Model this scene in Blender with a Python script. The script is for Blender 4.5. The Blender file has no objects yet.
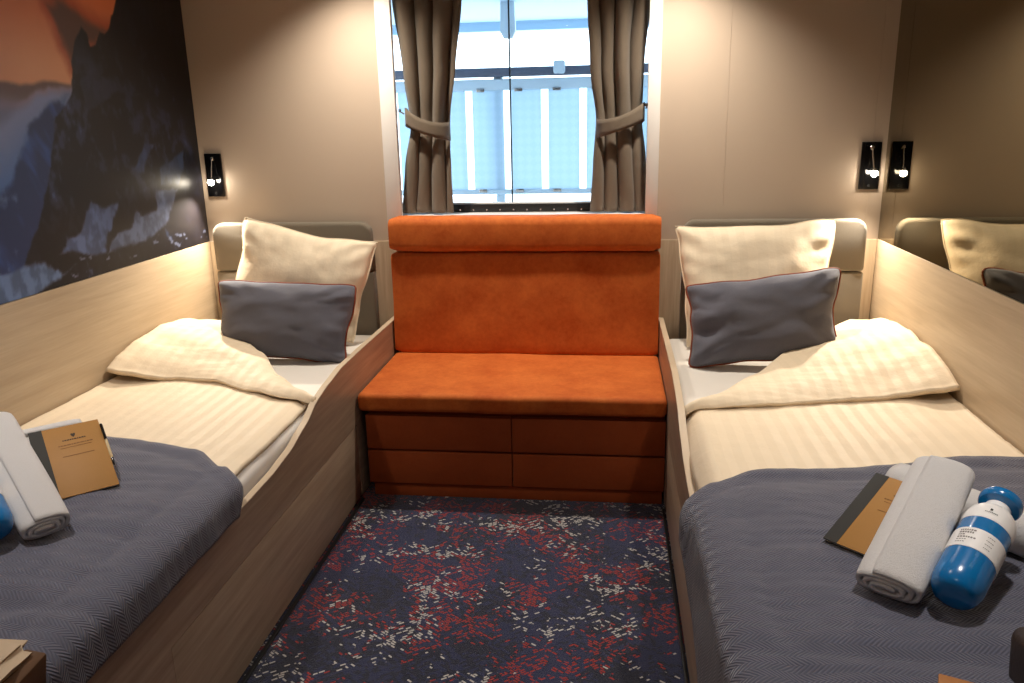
import bpy, bmesh, math, random
from mathutils import Vector, Matrix, noise as mn

random.seed(7)
S = bpy.context.scene
COL = S.collection
PI = math.pi
V = Vector

# ------------------------------------------------------------------ layout (metres, z up, y towards the window wall)
WL, WR = -1.407, 1.473          # finished faces of the two long walls
XL, XR = -0.551, 0.600          # aisle faces of the two bed side boards
ZC = 2.15                       # ceiling
ZP = 0.897                      # top of the wood wall panelling
YF = -4.6                       # wall behind the camera

# ------------------------------------------------------------------ node helpers
def srgb(r, g, b):
    f = lambda c: (c / 255 / 12.92) if c / 255 <= 0.04045 else ((c / 255 + 0.055) / 1.055) ** 2.4
    return (f(r), f(g), f(b), 1.0)

class NT:
    def __init__(self, name):
        self.m = bpy.data.materials.new(name)
        self.m.use_nodes = True
        self.t = self.m.node_tree
        self.t.nodes.clear()
        self.out = self.t.nodes.new('ShaderNodeOutputMaterial')
    def n(self, typ, **kw):
        nd = self.t.nodes.new(typ)
        for k, v in kw.items():
            setattr(nd, k, v)
        return nd
    def link(self, a, b):
        self.t.links.new(a, b)
    def put(self, sock, v):
        if isinstance(v, bpy.types.NodeSocket):
            self.link(v, sock)
        elif v is not None:
            sock.default_value = v
    def math(self, op, a, b=None, c=None):
        nd = self.n('ShaderNodeMath', operation=op)
        self.put(nd.inputs[0], a)
        if b is not None: self.put(nd.inputs[1], b)
        if c is not None: self.put(nd.inputs[2], c)
        return nd.outputs[0]
    def mix(self, f, a, b, mode='MIX'):
        nd = self.n('ShaderNodeMix', data_type='RGBA', blend_type=mode)
        self.put(nd.inputs[0], f); self.put(nd.inputs[6], a); self.put(nd.inputs[7], b)
        return nd.outputs[2]
    def ramp(self, f, stops):
        nd = self.n('ShaderNodeValToRGB')
        el = nd.color_ramp.elements
        while len(el) < len(stops): el.new(0.5)
        for e, (p, c) in zip(el, stops):
            e.position = p; e.color = c if len(c) == 4 else (*c, 1)
        self.put(nd.inputs[0], f)
        return nd.outputs[0]
    def noise(self, vec, scale, detail=3, rough=0.55, dim='3D'):
        nd = self.n('ShaderNodeTexNoise', noise_dimensions=dim)
        self.put(nd.inputs['Vector'], vec)
        nd.inputs['Scale'].default_value = scale
        nd.inputs['Detail'].default_value = detail
        nd.inputs['Roughness'].default_value = rough
        return nd.outputs[0]
    def white(self, vec):
        nd = self.n('ShaderNodeTexWhiteNoise', noise_dimensions='3D')
        self.put(nd.inputs['Vector'], vec)
        return nd.outputs[0]
    def coord(self, which='Object'):
        return self.n('ShaderNodeTexCoord').outputs[which]
    def mapping(self, vec, scale=(1, 1, 1), rot=(0, 0, 0)):
        nd = self.n('ShaderNodeMapping')
        self.put(nd.inputs['Vector'], vec)
        nd.inputs['Scale'].default_value = scale
        nd.inputs['Rotation'].default_value = rot
        return nd.outputs[0]
    def sep(self, vec):
        nd = self.n('ShaderNodeSeparateXYZ'); self.put(nd.inputs[0], vec)
        return nd.outputs
    def comb(self, x, y, z=0.0):
        nd = self.n('ShaderNodeCombineXYZ')
        self.put(nd.inputs[0], x); self.put(nd.inputs[1], y); self.put(nd.inputs[2], z)
        return nd.outputs[0]
    def bump(self, h, dist=0.002, strength=1.0):
        nd = self.n('ShaderNodeBump')
        nd.inputs['Strength'].default_value = strength
        nd.inputs['Distance'].default_value = dist
        self.put(nd.inputs['Height'], h)
        return nd.outputs[0]
    def bsdf(self, color, rough=0.6, normal=None, **kw):
        p = self.n('ShaderNodeBsdfPrincipled')
        self.put(p.inputs['Base Color'], color)
        self.put(p.inputs['Roughness'], rough)
        if normal is not None: self.link(normal, p.inputs['Normal'])
        for k, v in kw.items():
            self.put(p.inputs[k.replace('_', ' ')], v)
        self.link(p.outputs[0], self.out.inputs[0])
        return p

def simple(name, col, rough=0.6, nscale=0, ndist=0.001, var=0.0, vscale=6, **kw):
    t = NT(name)
    co = t.coord()
    c = col
    if var:
        dark = tuple(x * (1 - var) for x in col[:3]) + (1,)
        lite = tuple(min(1, x * (1 + var)) for x in col[:3]) + (1,)
        c = t.mix(t.noise(co, vscale, 4), dark, lite)
    nm = t.bump(t.noise(co, nscale, 3), ndist) if nscale else None
    t.bsdf(c, rough, nm, **kw)
    return t.m

M = {}
M['wall'] = simple('wall_laminate', srgb(192, 174, 156), 0.5, 300, 0.0002, 0.03, 3)
M['ceiling'] = simple('ceiling_paint', srgb(205, 195, 180), 0.6, 60, 0.0003)
M['white_trim'] = simple('white_trim', srgb(232, 229, 226), 0.4, 80, 0.0002, 0.02)
M['black_gloss'] = simple('black_gloss', srgb(10, 10, 11), 0.12, 0)
M['black_matt'] = simple('black_matt', srgb(22, 22, 23), 0.5, 90, 0.0003)
M['chrome'] = simple('brushed_metal', srgb(200, 200, 200), 0.22, 0, Metallic=1.0)
M['sheet'] = simple('white_sheet', srgb(226, 221, 214), 0.75, 500, 0.0003, 0.02, 5, Sheen_Weight=0.15)
M['leather_dark'] = simple('dark_brown_leather', srgb(58, 46, 40), 0.5, 180, 0.0005, 0.12)
M['paper_tan'] = simple('tan_paper', srgb(196, 174, 146), 0.8, 60, 0.001, 0.12, 12)
M['paper_brown'] = simple('brown_paper', srgb(96, 66, 40), 0.8, 60, 0.001, 0.12, 12)
M['card_orange'] = simple('orange_card', srgb(170, 112, 60), 0.7, 100, 0.0004, 0.08)
M['kraft'] = simple('kraft_card', srgb(166, 118, 52), 0.6, 250, 0.0002, 0.06, 20)
M['spine'] = simple('charcoal_cloth', srgb(56, 55, 52), 0.8, 400, 0.0004)
M['page'] = simple('page_white', srgb(225, 220, 208), 0.8, 0)
M['ink'] = simple('print_ink', srgb(62, 46, 30), 0.7, 0)
M['ink_dim'] = simple('print_ink_embossed', srgb(128, 86, 38), 0.7, 0)
M['ink_grey'] = simple('print_grey', srgb(120, 112, 112), 0.6, 0)
M['bottle_blue'] = simple('bottle_blue', srgb(8, 112, 178), 0.22, 0, Coat_Weight=0.4)
M['bottle_white'] = simple('bottle_white', srgb(242, 240, 238), 0.35, 0)
M['pipe_orange'] = simple('orange_piping', srgb(140, 66, 40), 0.7, 400, 0.0004)
M['pen_cream'] = simple('pen_cream', srgb(210, 186, 140), 0.4, 0)
M['kick_dark'] = simple('dark_base', srgb(40, 34, 30), 0.7, 60, 0.0004)
M['rail_blue'] = simple('painted_steel', srgb(190, 208, 220), 0.5, 30, 0.0005, 0.03)
M['rail_dark'] = simple('dark_varnished_rail', srgb(86, 92, 108), 0.4, 30, 0.0005, 0.05)
M['overhang'] = simple('overhang_paint', srgb(158, 184, 204), 0.6, 30, 0.0005, 0.03)
M['deck'] = simple('deck_paint', srgb(196, 204, 210), 0.6, 40, 0.001, 0.05)
M['hem'] = simple('curtain_lining', srgb(150, 140, 128), 0.8, 200, 0.0004)

def mat_emit(name, col, s):
    t = NT(name)
    e = t.n('ShaderNodeEmission'); e.inputs[0].default_value = col; e.inputs[1].default_value = s
    t.link(e.outputs[0], t.out.inputs[0]); return t.m
M['lamp_glow'] = mat_emit('reading_lamp_glow', (1.0, 0.88, 0.70, 1), 90)
M['downlight_glow'] = mat_emit('downlight_glow', (1.0, 0.80, 0.56, 1), 20)

def mat_oak(name, c1, c2, axis=1, rough=0.42):
    t = NT(name)
    sc = [26, 26, 26]; sc[axis] = 1.6
    co = t.mapping(t.coord(), tuple(sc))
    n1 = t.noise(co, 1.6, 6, 0.62)
    sc2 = [150, 150, 150]; sc2[axis] = 5
    n2 = t.noise(t.mapping(t.coord(), tuple(sc2)), 1.0, 3, 0.6)
    f = t.math('ADD', t.math('MULTIPLY', n1, 0.75), t.math('MULTIPLY', n2, 0.25))
    c = t.ramp(f, [(0.30, c1), (0.52, tuple((a + b) / 2 for a, b in zip(c1, c2))), (0.72, c2)])
    t.bsdf(c, rough, t.bump(n2, 0.0003))
    return t.m
M['oak'] = mat_oak('light_oak_laminate', srgb(172, 150, 122), srgb(196, 176, 148))
M['oak_x'] = mat_oak('light_oak_back_panel', srgb(158, 137, 110), srgb(196, 176, 150), axis=2)
M['oak_board'] = mat_oak('greyed_oak_board', srgb(146, 124, 104), srgb(184, 162, 140))
M['oak_edge'] = simple('oak_edge_band', srgb(196, 176, 150), 0.5, 120, 0.0003, 0.05)

def mat_velvet(name, base, dark):
    t = NT(name); co = t.coord()
    a = t.noise(t.mapping(co, (7, 7, 7)), 1.0, 4, 0.65)
    b = t.noise(co, 60, 4, 0.7)
    f = t.math('ADD', t.math('MULTIPLY', a, 0.65), t.math('MULTIPLY', b, 0.35))
    c = t.ramp(f, [(0.34, dark), (0.66, base)])
    t.bsdf(c, 0.75, t.bump(t.noise(co, 500, 2), 0.0004), Sheen_Weight=0.35, Sheen_Roughness=0.35, Sheen_Tint=(1.0, 0.45, 0.18, 1), Specular_IOR_Level=0.25)
    return t.m
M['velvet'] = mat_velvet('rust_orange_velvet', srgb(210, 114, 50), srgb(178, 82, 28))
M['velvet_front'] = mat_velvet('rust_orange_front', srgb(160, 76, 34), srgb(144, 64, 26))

def mat_weave(name, c1, c2, scale=700, rough=0.85, sheen=0.2):
    t = NT(name); co = t.coord()
    w1 = t.n('ShaderNodeTexWave', wave_type='BANDS', bands_direction='X'); t.link(co, w1.inputs[0]); w1.inputs['Scale'].default_value = scale / 3
    w2 = t.n('ShaderNodeTexWave', wave_type='BANDS', bands_direction='Z'); t.link(co, w2.inputs[0]); w2.inputs['Scale'].default_value = scale / 3
    n = t.noise(co, 220, 3, 0.7)
    h = t.math('ADD', t.math('MULTIPLY', w1.outputs[1], w2.outputs[1]), n)
    c = t.mix(t.math('MULTIPLY', h, 0.6), c1, c2)
    t.bsdf(c, rough, t.bump(h, 0.0005), Sheen_Weight=sheen)
    return t.m
M['cushion'] = mat_weave('slate_blue_weave', srgb(90, 91, 104), srgb(114, 114, 128))
M['curtain'] = mat_weave('taupe_curtain_weave', srgb(96, 84, 70), srgb(122, 108, 92), 500)
M['headboard'] = mat_weave('taupe_headboard_fabric', srgb(104, 95, 80), srgb(128, 117, 100), 900, 0.7)

def mat_towel():
    t = NT('white_terry'); co = t.coord()
    n = t.noise(co, 420, 3, 0.8); m = t.noise(co, 60, 3, 0.6)
    c = t.mix(n, srgb(236, 232, 230), srgb(252, 250, 248))
    h = t.math('ADD', n, t.math('MULTIPLY', m, 0.6))
    t.bsdf(c, 0.95, t.bump(h, 0.0040), Sheen_Weight=0.6)
    return t.m
M['towel'] = mat_towel()

def mat_satin(name, base):
    # satin-stripe bed linen: woven stripes run along v
    t = NT(name); uv = t.coord('UV'); s = t.sep(uv)
    st = t.math('GREATER_THAN', t.math('FRACT', t.math('DIVIDE', s[0], 0.05)), 0.5)
    c = t.mix(st, base, tuple(x * 0.968 for x in base[:3]) + (1,))
    r = t.math('ADD', 0.62, t.math('MULTIPLY', st, 0.16))
    n = t.noise(t.coord(), 30, 4, 0.6)
    t.bsdf(c, r, t.bump(n, 0.003, 0.6), Sheen_Weight=0.12, Specular_IOR_Level=0.3)
    return t.m
M['linen'] = mat_satin('cream_satin_stripe', srgb(232, 214, 186))
M['pillow'] = mat_satin('cream_pillow_stripe', srgb(234, 218, 192))

def mat_blanket():
    # matelasse herringbone: bands across u, ribs slanting alternately
    t = NT('slate_herringbone_quilt'); uv = t.coord('UV'); s = t.sep(uv)
    band = t.math('DIVIDE', s[0], 0.036)
    tri = t.math('ABSOLUTE', t.math('SUBTRACT', t.math('FRACT', band), 0.5))       # 0 .. .5
    ph = t.math('ADD', s[1], t.math('MULTIPLY', tri, 0.036 * 1.15))
    wob = t.math('MULTIPLY', t.noise(uv, 9, 3), 0.012)
    rib = t.math('SINE', t.math('MULTIPLY', t.math('ADD', ph, wob), 2 * PI / 0.0085))
    rib = t.math('ADD', t.math('MULTIPLY', rib, 0.5), 0.5)
    patch = t.math('MULTIPLY', 1.5, t.math('SUBTRACT', t.noise(uv, 9, 3), 0.1))
    h = t.math('MULTIPLY', rib, patch)
    c = t.mix(h, srgb(78, 80, 96), srgb(100, 101, 120))
    t.bsdf(c, 0.85, t.bump(h, 0.0020), Sheen_Weight=0.3)
    return t.m
M['blanket'] = mat_blanket()

def mat_carpet():
    t = NT('navy_carpet_with_red_and_white_flecks'); co = t.coord(); s = t.sep(co); x, y = s[0], s[1]
    cell = t.math('ADD', t.math('FLOOR', t.math('DIVIDE', x, 0.075)), t.math('FLOOR', t.math('DIVIDE', y, 0.11)))
    o = t.math('SUBTRACT', t.math('MULTIPLY', t.math('GREATER_THAN', t.math('FRACT', t.math('MULTIPLY', cell, 0.5)), 0.25), 2.0), 1.0)
    oy = t.math('MULTIPLY', o, y); ox = t.math('MULTIPLY', o, x)
    a = t.math('MULTIPLY', t.math('ADD', t.math('MULTIPLY', x, 0.82), t.math('MULTIPLY', oy, 0.57)), 1.0)
    b = t.math('SUBTRACT', t.math('MULTIPLY', y, 0.82), t.math('MULTIPLY', ox, 0.57))
    bj = t.math('DIVIDE', b, 0.0080); j = t.math('FLOOR', bj)
    off = t.white(t.comb(j, o, 3.0))
    ai = t.math('ADD', t.math('DIVIDE', a, 0.019), off); i = t.math('FLOOR', ai)
    rnd = t.white(t.comb(i, j, o)); rnd2 = t.white(t.comb(j, i, t.math('ADD', o, 7.0)))
    inside = t.math('MULTIPLY', t.math('LESS_THAN', t.math('FRACT', ai), 0.80), t.math('LESS_THAN', t.math('FRACT', bj), 0.66))
    cr = t.noise(t.mapping(co, (1, 1, 1)), 4.6, 3, 0.6)
    cr = t.math('ADD', cr, t.math('MULTIPLY', t.math('SUBTRACT', rnd, 0.5), 0.30))
    sh = t.n('ShaderNodeVectorMath', operation='ADD'); t.link(co, sh.inputs[0]); sh.inputs[1].default_value = (3.7, 9.1, 2.0)
    cw = t.noise(sh.outputs[0], 5.5, 3, 0.6)
    cw = t.math('ADD', cw, t.math('MULTIPLY', t.math('SUBTRACT', rnd2, 0.5), 0.34))
    ck = t.noise(sh.outputs[0], 2.6, 3, 0.6)
    red = t.math('MULTIPLY', inside, t.math('GREATER_THAN', cr, 0.585))
    white = t.math('MULTIPLY', inside, t.math('GREATER_THAN', cw, 0.665))
    pile = t.noise(co, 260, 3, 0.75)
    navy = t.mix(t.math('GREATER_THAN', t.math('ADD', ck, t.math('MULTIPLY', t.math('SUBTRACT', rnd, 0.5), 0.25)), 0.52), srgb(36, 42, 78), srgb(27, 30, 52))
    c = t.mix(red, navy, srgb(160, 42, 40))
    c = t.mix(white, c, srgb(196, 192, 188))
    c = t.mix(t.math('MULTIPLY', pile, 0.45), c, (0, 0, 0, 1))
    t.bsdf(c, 0.95, t.bump(pile, 0.004), Sheen_Weight=0.25, Specular_IOR_Level=0.1)
    return t.m
M['carpet'] = mat_carpet()

def mat_mirror():
    t = NT('bronze_tinted_mirror')
    t.bsdf((0.27, 0.235, 0.155, 1), 0.02, None, Metallic=1.0)
    return t.m
M['mirror'] = mat_mirror()

def mat_glass():
    t = NT('window_glass')
    tr = t.n('ShaderNodeBsdfTransparent'); tr.inputs[0].default_value = (0.93, 0.96, 0.98, 1)
    gl = t.n('ShaderNodeBsdfGlossy'); gl.inputs['Roughness'].default_value = 0.01
    fr = t.n('ShaderNodeFresnel'); fr.inputs[0].default_value = 1.45
    mx = t.n('ShaderNodeMixShader')
    gm = t.n('ShaderNodeNewGeometry')
    k = t.math('MULTIPLY', fr.outputs[0], t.math('SUBTRACT', 1.0, gm.outputs['Backfacing']))
    t.link(k, mx.inputs[0]); t.link(tr.outputs[0], mx.inputs[1]); t.link(gl.outputs[0], mx.inputs[2])
    t.link(mx.outputs[0], t.out.inputs[0]); return t.m
M['glass'] = mat_glass()

def mat_railpanel():
    t = NT('pale_blue_railing_panel'); co = t.coord()
    ck = t.n('ShaderNodeTexChecker'); t.link(t.mapping(co, (1, 1, 1), (0, PI / 4, 0)), ck.inputs[0]); ck.inputs['Scale'].default_value = 26
    c = t.mix(ck.outputs[1], srgb(206, 224, 234), srgb(212, 228, 238))
    d = t.n('ShaderNodeBsdfDiffuse'); t.link(c, d.inputs[0])
    tl = t.n('ShaderNodeBsdfTranslucent'); t.link(c, tl.inputs[0])
    mx = t.n('ShaderNodeMixShader'); mx.inputs[0].default_value = 0.5
    t.link(d.outputs[0], mx.inputs[1]); t.link(tl.outputs[0], mx.inputs[2]); t.link(mx.outputs[0], t.out.inputs[0])
    return t.m
M['rail_panel'] = mat_railpanel()

def mat_mural():
    t = NT('mountain_photo_print')
    a = t.n('ShaderNodeAttribute', attribute_name='print_colour')
    t.bsdf(a.outputs[0], 0.40, None, Specular_IOR_Level=0.32)
    return t.m
M['mural'] = mat_mural()

# ------------------------------------------------------------------ mesh helpers
def finish(bm, name, mat, parent=None, smooth=True, angle=35, keep=False):
    me = bpy.data.meshes.new(name)
    if not keep: bmesh.ops.recalc_face_normals(bm, faces=bm.faces)
    bm.to_mesh(me); bm.free()
    mats = mat if isinstance(mat, (list, tuple)) else [mat]
    for m in mats: me.materials.append(M[m])
    if smooth:
        for p in me.polygons: p.use_smooth = True
        try: me.set_sharp_from_angle(angle=math.radians(angle))
        except Exception: pass
    o = bpy.data.objects.new(name, me)
    COL.objects.link(o)
    if parent is not None:
        o.parent = parent
        w = Matrix.Identity(4); q = parent
        while q is not None:
            w = Matrix.Translation(q.location) @ w if q.type == 'EMPTY' else w
            q = q.parent
        o.matrix_parent_inverse = w.inverted()
    return o

def thing(name, label, cat, loc, group=None):
    o = bpy.data.objects.new(name, None)
    o.empty_display_size = 0.1
    COL.objects.link(o); o.location = loc
    return tag(o, label, cat, group)

def tag(o, label, cat, group=None):
    o['label'] = label; o['category'] = cat
    if group: o['group'] = group
    return o

def struct(name, bm, mat, **kw):
    o = finish(bm, name, mat, **kw); o['kind'] = 'structure'; return o

def BM(): return bmesh.new()

def merge(dst, src):
    me = bpy.data.meshes.new('tmp'); src.to_mesh(me); src.free(); dst.from_mesh(me); bpy.data.meshes.remove(me)

def box(bm, x0, x1, y0, y1, z0, z1, r=0, seg=2, mi=0):
    b = BM(); bmesh.ops.create_cube(b, size=1)
    for v in b.verts:
        v.co = V(((x0 + x1) / 2 + v.co.x * (x1 - x0), (y0 + y1) / 2 + v.co.y * (y1 - y0), (z0 + z1) / 2 + v.co.z * (z1 - z0)))
    if r:
        bmesh.ops.bevel(b, geom=b.edges[:], offset=r, segments=seg, profile=0.5, affect='EDGES')
    for f in b.faces: f.material_index = mi
    merge(bm, b); return bm

def obox(bm, c, ax, ay, az, r=0, seg=2, mi=0):
    """box with centre c and half-extent vectors ax, ay, az"""
    b = BM(); bmesh.ops.create_cube(b, size=2)
    s = V((ax.length, ay.length, az.length))
    for v in b.verts: v.co = V((v.co.x * s.x, v.co.y * s.y, v.co.z * s.z))
    if r: bmesh.ops.bevel(b, geom=b.edges[:], offset=r, segments=seg, profile=0.5, affect='EDGES')
    R = Matrix((ax.normalized(), ay.normalized(), az.normalized())).transposed()
    for v in b.verts: v.co = V(c) + R @ v.co
    for f in b.faces: f.material_index = mi
    merge(bm, b); return bm

def tube(bm, pts, rad, seg=8, closed=False, mi=0):
    pts = [V(p) for p in pts]; n = len(pts); rings = []
    up = V((0.0123, 0.021, 1)).normalized()
    for i, p in enumerate(pts):
        a = pts[(i - 1) % n] if (closed or i > 0) else p
        b = pts[(i + 1) % n] if (closed or i < n - 1) else p
        d = (b - a).normalized()
        if abs(d.dot(up)) > 0.98: u = d.cross(V((1, 0.1, 0))).normalized()
        else: u = d.cross(up).normalized()
        w = d.cross(u)
        r = rad[i] if isinstance(rad, (list, tuple)) else rad
        rings.append([bm.verts.new(p + r * (math.cos(2 * PI * k / seg) * u + math.sin(2 * PI * k / seg) * w)) for k in range(seg)])
    m = n if closed else n - 1
    for i in range(m):
        A, B = rings[i], rings[(i + 1) % n]
        for k in range(seg):
            f = bm.faces.new((A[k], A[(k + 1) % seg], B[(k + 1) % seg], B[k])); f.material_index = mi
    if not closed:
        bm.faces.new(rings[0][::-1]).material_index = mi; bm.faces.new(rings[-1]).material_index = mi
    return bm

def lathe(bm, base, axis, prof, seg=32, mi=0, flat=1.0, ref=None):
    """prof: (distance along axis, radius)"""
    base = V(base); d = V(axis).normalized()
    u = d.cross(ref if ref is not None else V((0, 0, 1))).normalized(); w = u.cross(d)
    rings = []
    for h, r in prof:
        rings.append([bm.verts.new(base + d * h + r * (math.cos(2 * PI * k / seg) * u + flat * math.sin(2 * PI * k / seg) * w)) for k in range(seg)])
    for A, B in zip(rings, rings[1:]):
        for k in range(seg):
            bm.faces.new((A[k], A[(k + 1) % seg], B[(k + 1) % seg], B[k])).material_index = mi
    bm.faces.new(rings[0][::-1]).material_index = mi; bm.faces.new(rings[-1]).material_index = mi
    return bm

def prism(bm, poly, fn, d, bev=0, seg=2):
    """poly: 2D outline; fn(a, b, t) -> 3D; extruded t = 0..d"""
    b = BM()
    A = [b.verts.new(fn(p[0], p[1], 0)) for p in poly]; B = [b.verts.new(fn(p[0], p[1], d)) for p in poly]
    b.faces.new(A[::-1]); b.faces.new(B)
    n = len(poly)
    for i in range(n): b.faces.new((A[i], A[(i + 1) % n], B[(i + 1) % n], B[i]))
    bmesh.ops.recalc_face_normals(b, faces=b.faces)
    if bev:
        es = [e for e in b.edges if len(e.link_faces) == 2 and e.calc_face_angle(0) > 0.9]
        bmesh.ops.bevel(b, geom=es, offset=bev, segments=seg, profile=0.5, affect='EDGES')
    merge(bm, b); return bm

def rrect(x0, x1, z0, z1, r, n=6, corners=(1, 1, 1, 1)):
    pts = []
    for (cx, cz, a0, on) in ((x1, z1, 0, corners[0]), (x0, z1, 90, corners[1]), (x0, z0, 180, corners[2]), (x1, z0, 270, corners[3])):
        if not on: pts.append((cx, cz)); continue
        ox = cx - r if cx == x1 else cx + r; oz = cz - r if cz == z1 else cz + r
        for k in range(n + 1):
            a = math.radians(a0 + 90 * k / n); pts.append((ox + r * math.cos(a), oz + r * math.sin(a)))
    return pts

def grid(bm, nu, nv, fn, uvfn=None, mi=0):
    vs = [[bm.verts.new(fn(i / nu, j / nv)) for j in range(nv + 1)] for i in range(nu + 1)]
    uvl = bm.loops.layers.uv.verify()
    for i in range(nu):
        for j in range(nv):
            f = bm.faces.new((vs[i][j], vs[i + 1][j], vs[i + 1][j + 1], vs[i][j + 1])); f.material_index = mi
            for l, (a, b) in zip(f.loops, ((i, j), (i + 1, j), (i + 1, j + 1), (i, j + 1))):
                l[uvl].uv = uvfn(a / nu, b / nv) if uvfn else (a / nu, b / nv)
    return vs

def solidify(o, th, off=-1.0, bevel=0):
    m = o.modifiers.new('thickness', 'SOLIDIFY'); m.thickness = th; m.offset = off
    return o

def nz(x, y, z=0.0, s=1.0): return mn.noise(V((x * s, y * s, z * s)))
def fbm(x, y, z=0.0, oct=4):
    a, s, f = 0.0, 0.5, 1.0
    for _ in range(oct):
        a += s * mn.noise(V((x * f, y * f, z + 3.1 * f))); s *= 0.55; f *= 2.05
    return a
def interp(pts, x):
    if x <= pts[0][0]: return pts[0][1]
    for (a, b), (c, d) in zip(pts, pts[1:]):
        if x <= c:
            t = (x - a) / (c - a); t = t * t * (3 - 2 * t) * 0.5 + t * 0.5
            return b + (d - b) * t
    return pts[-1][1]
def sstep(a, b, x):
    t = max(0, min(1, (x - a) / (b - a))); return t * t * (3 - 2 * t)

# ------------------------------------------------------------------ room shell
bm = BM(); box(bm, -1.6, 1.65, YF, 0.1, -0.06, 0.0); struct('floor', bm, 'carpet', smooth=False)
bm = BM(); box(bm, -1.6, 1.65, YF, 0.3, ZC, ZC + 0.06); struct('ceiling', bm, 'ceiling', smooth=False)
bm = BM(); box(bm, -1.56, WL - 0.012, YF, 0.16, 0, ZC); struct('wall_left', bm, 'wall', smooth=False)
bm = BM(); box(bm, WR + 0.012, 1.64, YF, 0.16, 0, ZC); struct('wall_right', bm, 'wall', smooth=False)
bm = BM(); box(bm, -1.56, 1.64, YF - 0.08, YF, 0, ZC); struct('wall_front', bm, 'wall', smooth=False)
WX0, WX1, WZ0, WZ1 = -0.565, 0.574, 1.0, 2.06
TX0, TX1 = -0.512, 0.534
bm = BM()
# back wall laid as laminate panels with hair-line joints
joints = [-1.42, -0.86, WX0]
for a, b in ((-1.42, WX0), (WX1, 0.8515), (0.8523, 1.4225), (1.4236, 1.492)):
    box(bm, a, b, 0, 0.16, 0, ZC)
box(bm, 0.84, 1.43, 0.002, 0.15, 0, ZC)
box(bm, WX0, WX1, 0, 0.16, 0, WZ0); box(bm, WX0, WX1, 0, 0.16, WZ1, ZC)
struct('wall_back', bm, 'wall', smooth=False)
# wood panelling
bm = BM(); box(bm, WL - 0.012, WL, YF + 0.02, -0.001, 0, ZP, 0.0015); struct('trim_1', bm, 'oak')
bm = BM(); box(bm, WR, WR + 0.012, YF + 0.02, -0.001, 0, ZP, 0.0015); struct('trim_2', bm, 'oak')
bm = BM(); box(bm, WL + 0.001, XL + 0.01, -0.012, -0.001, 0, ZP, 0.0015); struct('trim_3', bm, 'oak_x')
bm = BM(); box(bm, XR - 0.01, WR - 0.001, -0.012, -0.001, 0, ZP, 0.0015); struct('trim_4', bm, 'oak_x')
# white uprights framing the window niche
bm = BM(); box(bm, -0.577, TX0, -0.010, 0.02, ZP + 0.001, 2.10, 0.002); struct('trim_5', bm, 'white_trim')
bm = BM(); box(bm, TX1, 0.584, -0.010, 0.02, ZP + 0.001, 2.10, 0.002); struct('trim_6', bm, 'white_trim')

# window: frame, two panes, thin gasket joint, dark slotted sill grille
wy = 0.150
win = bpy.data.objects.new('window_1', None); COL.objects.link(win); win['kind'] = 'structure'; win.location = (0, wy, 1.0)
bm = BM()
for a, b in ((WX0, WX0 + 0.012), (WX1 - 0.012, WX1)): box(bm, a, b, wy - 0.01, wy + 0.03, 1.0, WZ1, 0.003)
box(bm, WX0, WX1, wy - 0.01, wy + 0.03, WZ1 - 0.04, WZ1, 0.003); box(bm, WX0, WX1, wy - 0.01, wy + 0.03, 1.0, 1.045, 0.003)
finish(bm, 'window_frame', 'white_trim', win)
bm = BM(); box(bm, WX0 + 0.01, -0.048, wy + 0.006, wy + 0.012, 1.04, WZ1 - 0.03); finish(bm, 'pane', 'glass', win, smooth=False)
bm = BM(); box(bm, -0.042, WX1 - 0.01, wy + 0.006, wy + 0.012, 1.04, WZ1 - 0.03); finish(bm, 'pane', 'glass', win, smooth=False)
bm = BM(); box(bm, -0.048, -0.042, wy + 0.004, wy + 0.014, 1.045, WZ1 - 0.04); finish(bm, 'gasket', 'black_matt', win, smooth=False)
bm = BM(); box(bm, WX0 + 0.001, WX1 - 0.001, 0.001, wy + 0.06, 0.98, 1.004, 0.002); finish(bm, 'sill', 'white_trim', win)
bm = BM(); box(bm, -0.44, 0.47, wy - 0.024, wy - 0.011, 1.006, 1.040, 0.002)
for k in range(15): box(bm, -0.40 + k * 0.06, -0.394 + k * 0.06, wy - 0.027, wy - 0.020, 1.012, 1.018, mi=1)
finish(bm, 'sill_grille', ['black_matt', 'chrome'], win)

# ------------------------------------------------------------------ outside: deck, railing, overhang
bm = BM(); box(bm, -4, 4, 0.26, 2.15, 0.30, 0.36); struct('outside_deck', bm, 'deck', smooth=False)
bm = BM(); box(bm, -4, 4, 0.26, 2.6, 2.06, 2.2); box(bm, -4, 4, 2.45, 2.6, 2.0, 2.06)
struct('outside_deck_overhang', bm, 'overhang', smooth=False)
bm = BM()
prism(bm, [(-0.10, 2.06), (-0.02, 2.06), (-0.015, 1.90), (-0.035, 1.86), (-0.085, 1.86), (-0.105, 1.90)], lambda a, b, t: V((a - 0.155, 1.50 + t, b)), 0.05, 0.004)
b2 = lathe(bm, (-0.215, 1.495, 1.90), (0, -1, 0), [(0, 0.018), (0.012, 0.018), (0.016, 0.010)], 16, ref=V((0, 0, 1)))
tag(finish(bm, 'ceiling_bracket', 'rail_blue'), 'pale steel bracket hanging under the deck overhang outside the window', 'bracket')
ry = 1.60
t = thing('deck_railing', 'pale blue panelled deck railing seen through the window', 'railing', (0, ry, 0.36))
bm = BM(); box(bm, -3.2, 3.2, ry - 0.03, ry + 0.03, 1.652, 1.705, 0.012, 3); finish(bm, 'hand_rail', 'rail_dark', t)
bm = BM(); box(bm, -3.2, 3.2, ry - 0.02, ry + 0.02, 1.575, 1.640, 0.008); finish(bm, 'upper_rail', 'rail_blue', t)
bm = BM(); box(bm, -3.2, 3.2, ry - 0.02, ry + 0.02, 0.955, 0.985, 0.008); finish(bm, 'lower_rail', 'rail_blue', t)
pitch, px0 = 0.232, -0.475
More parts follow.
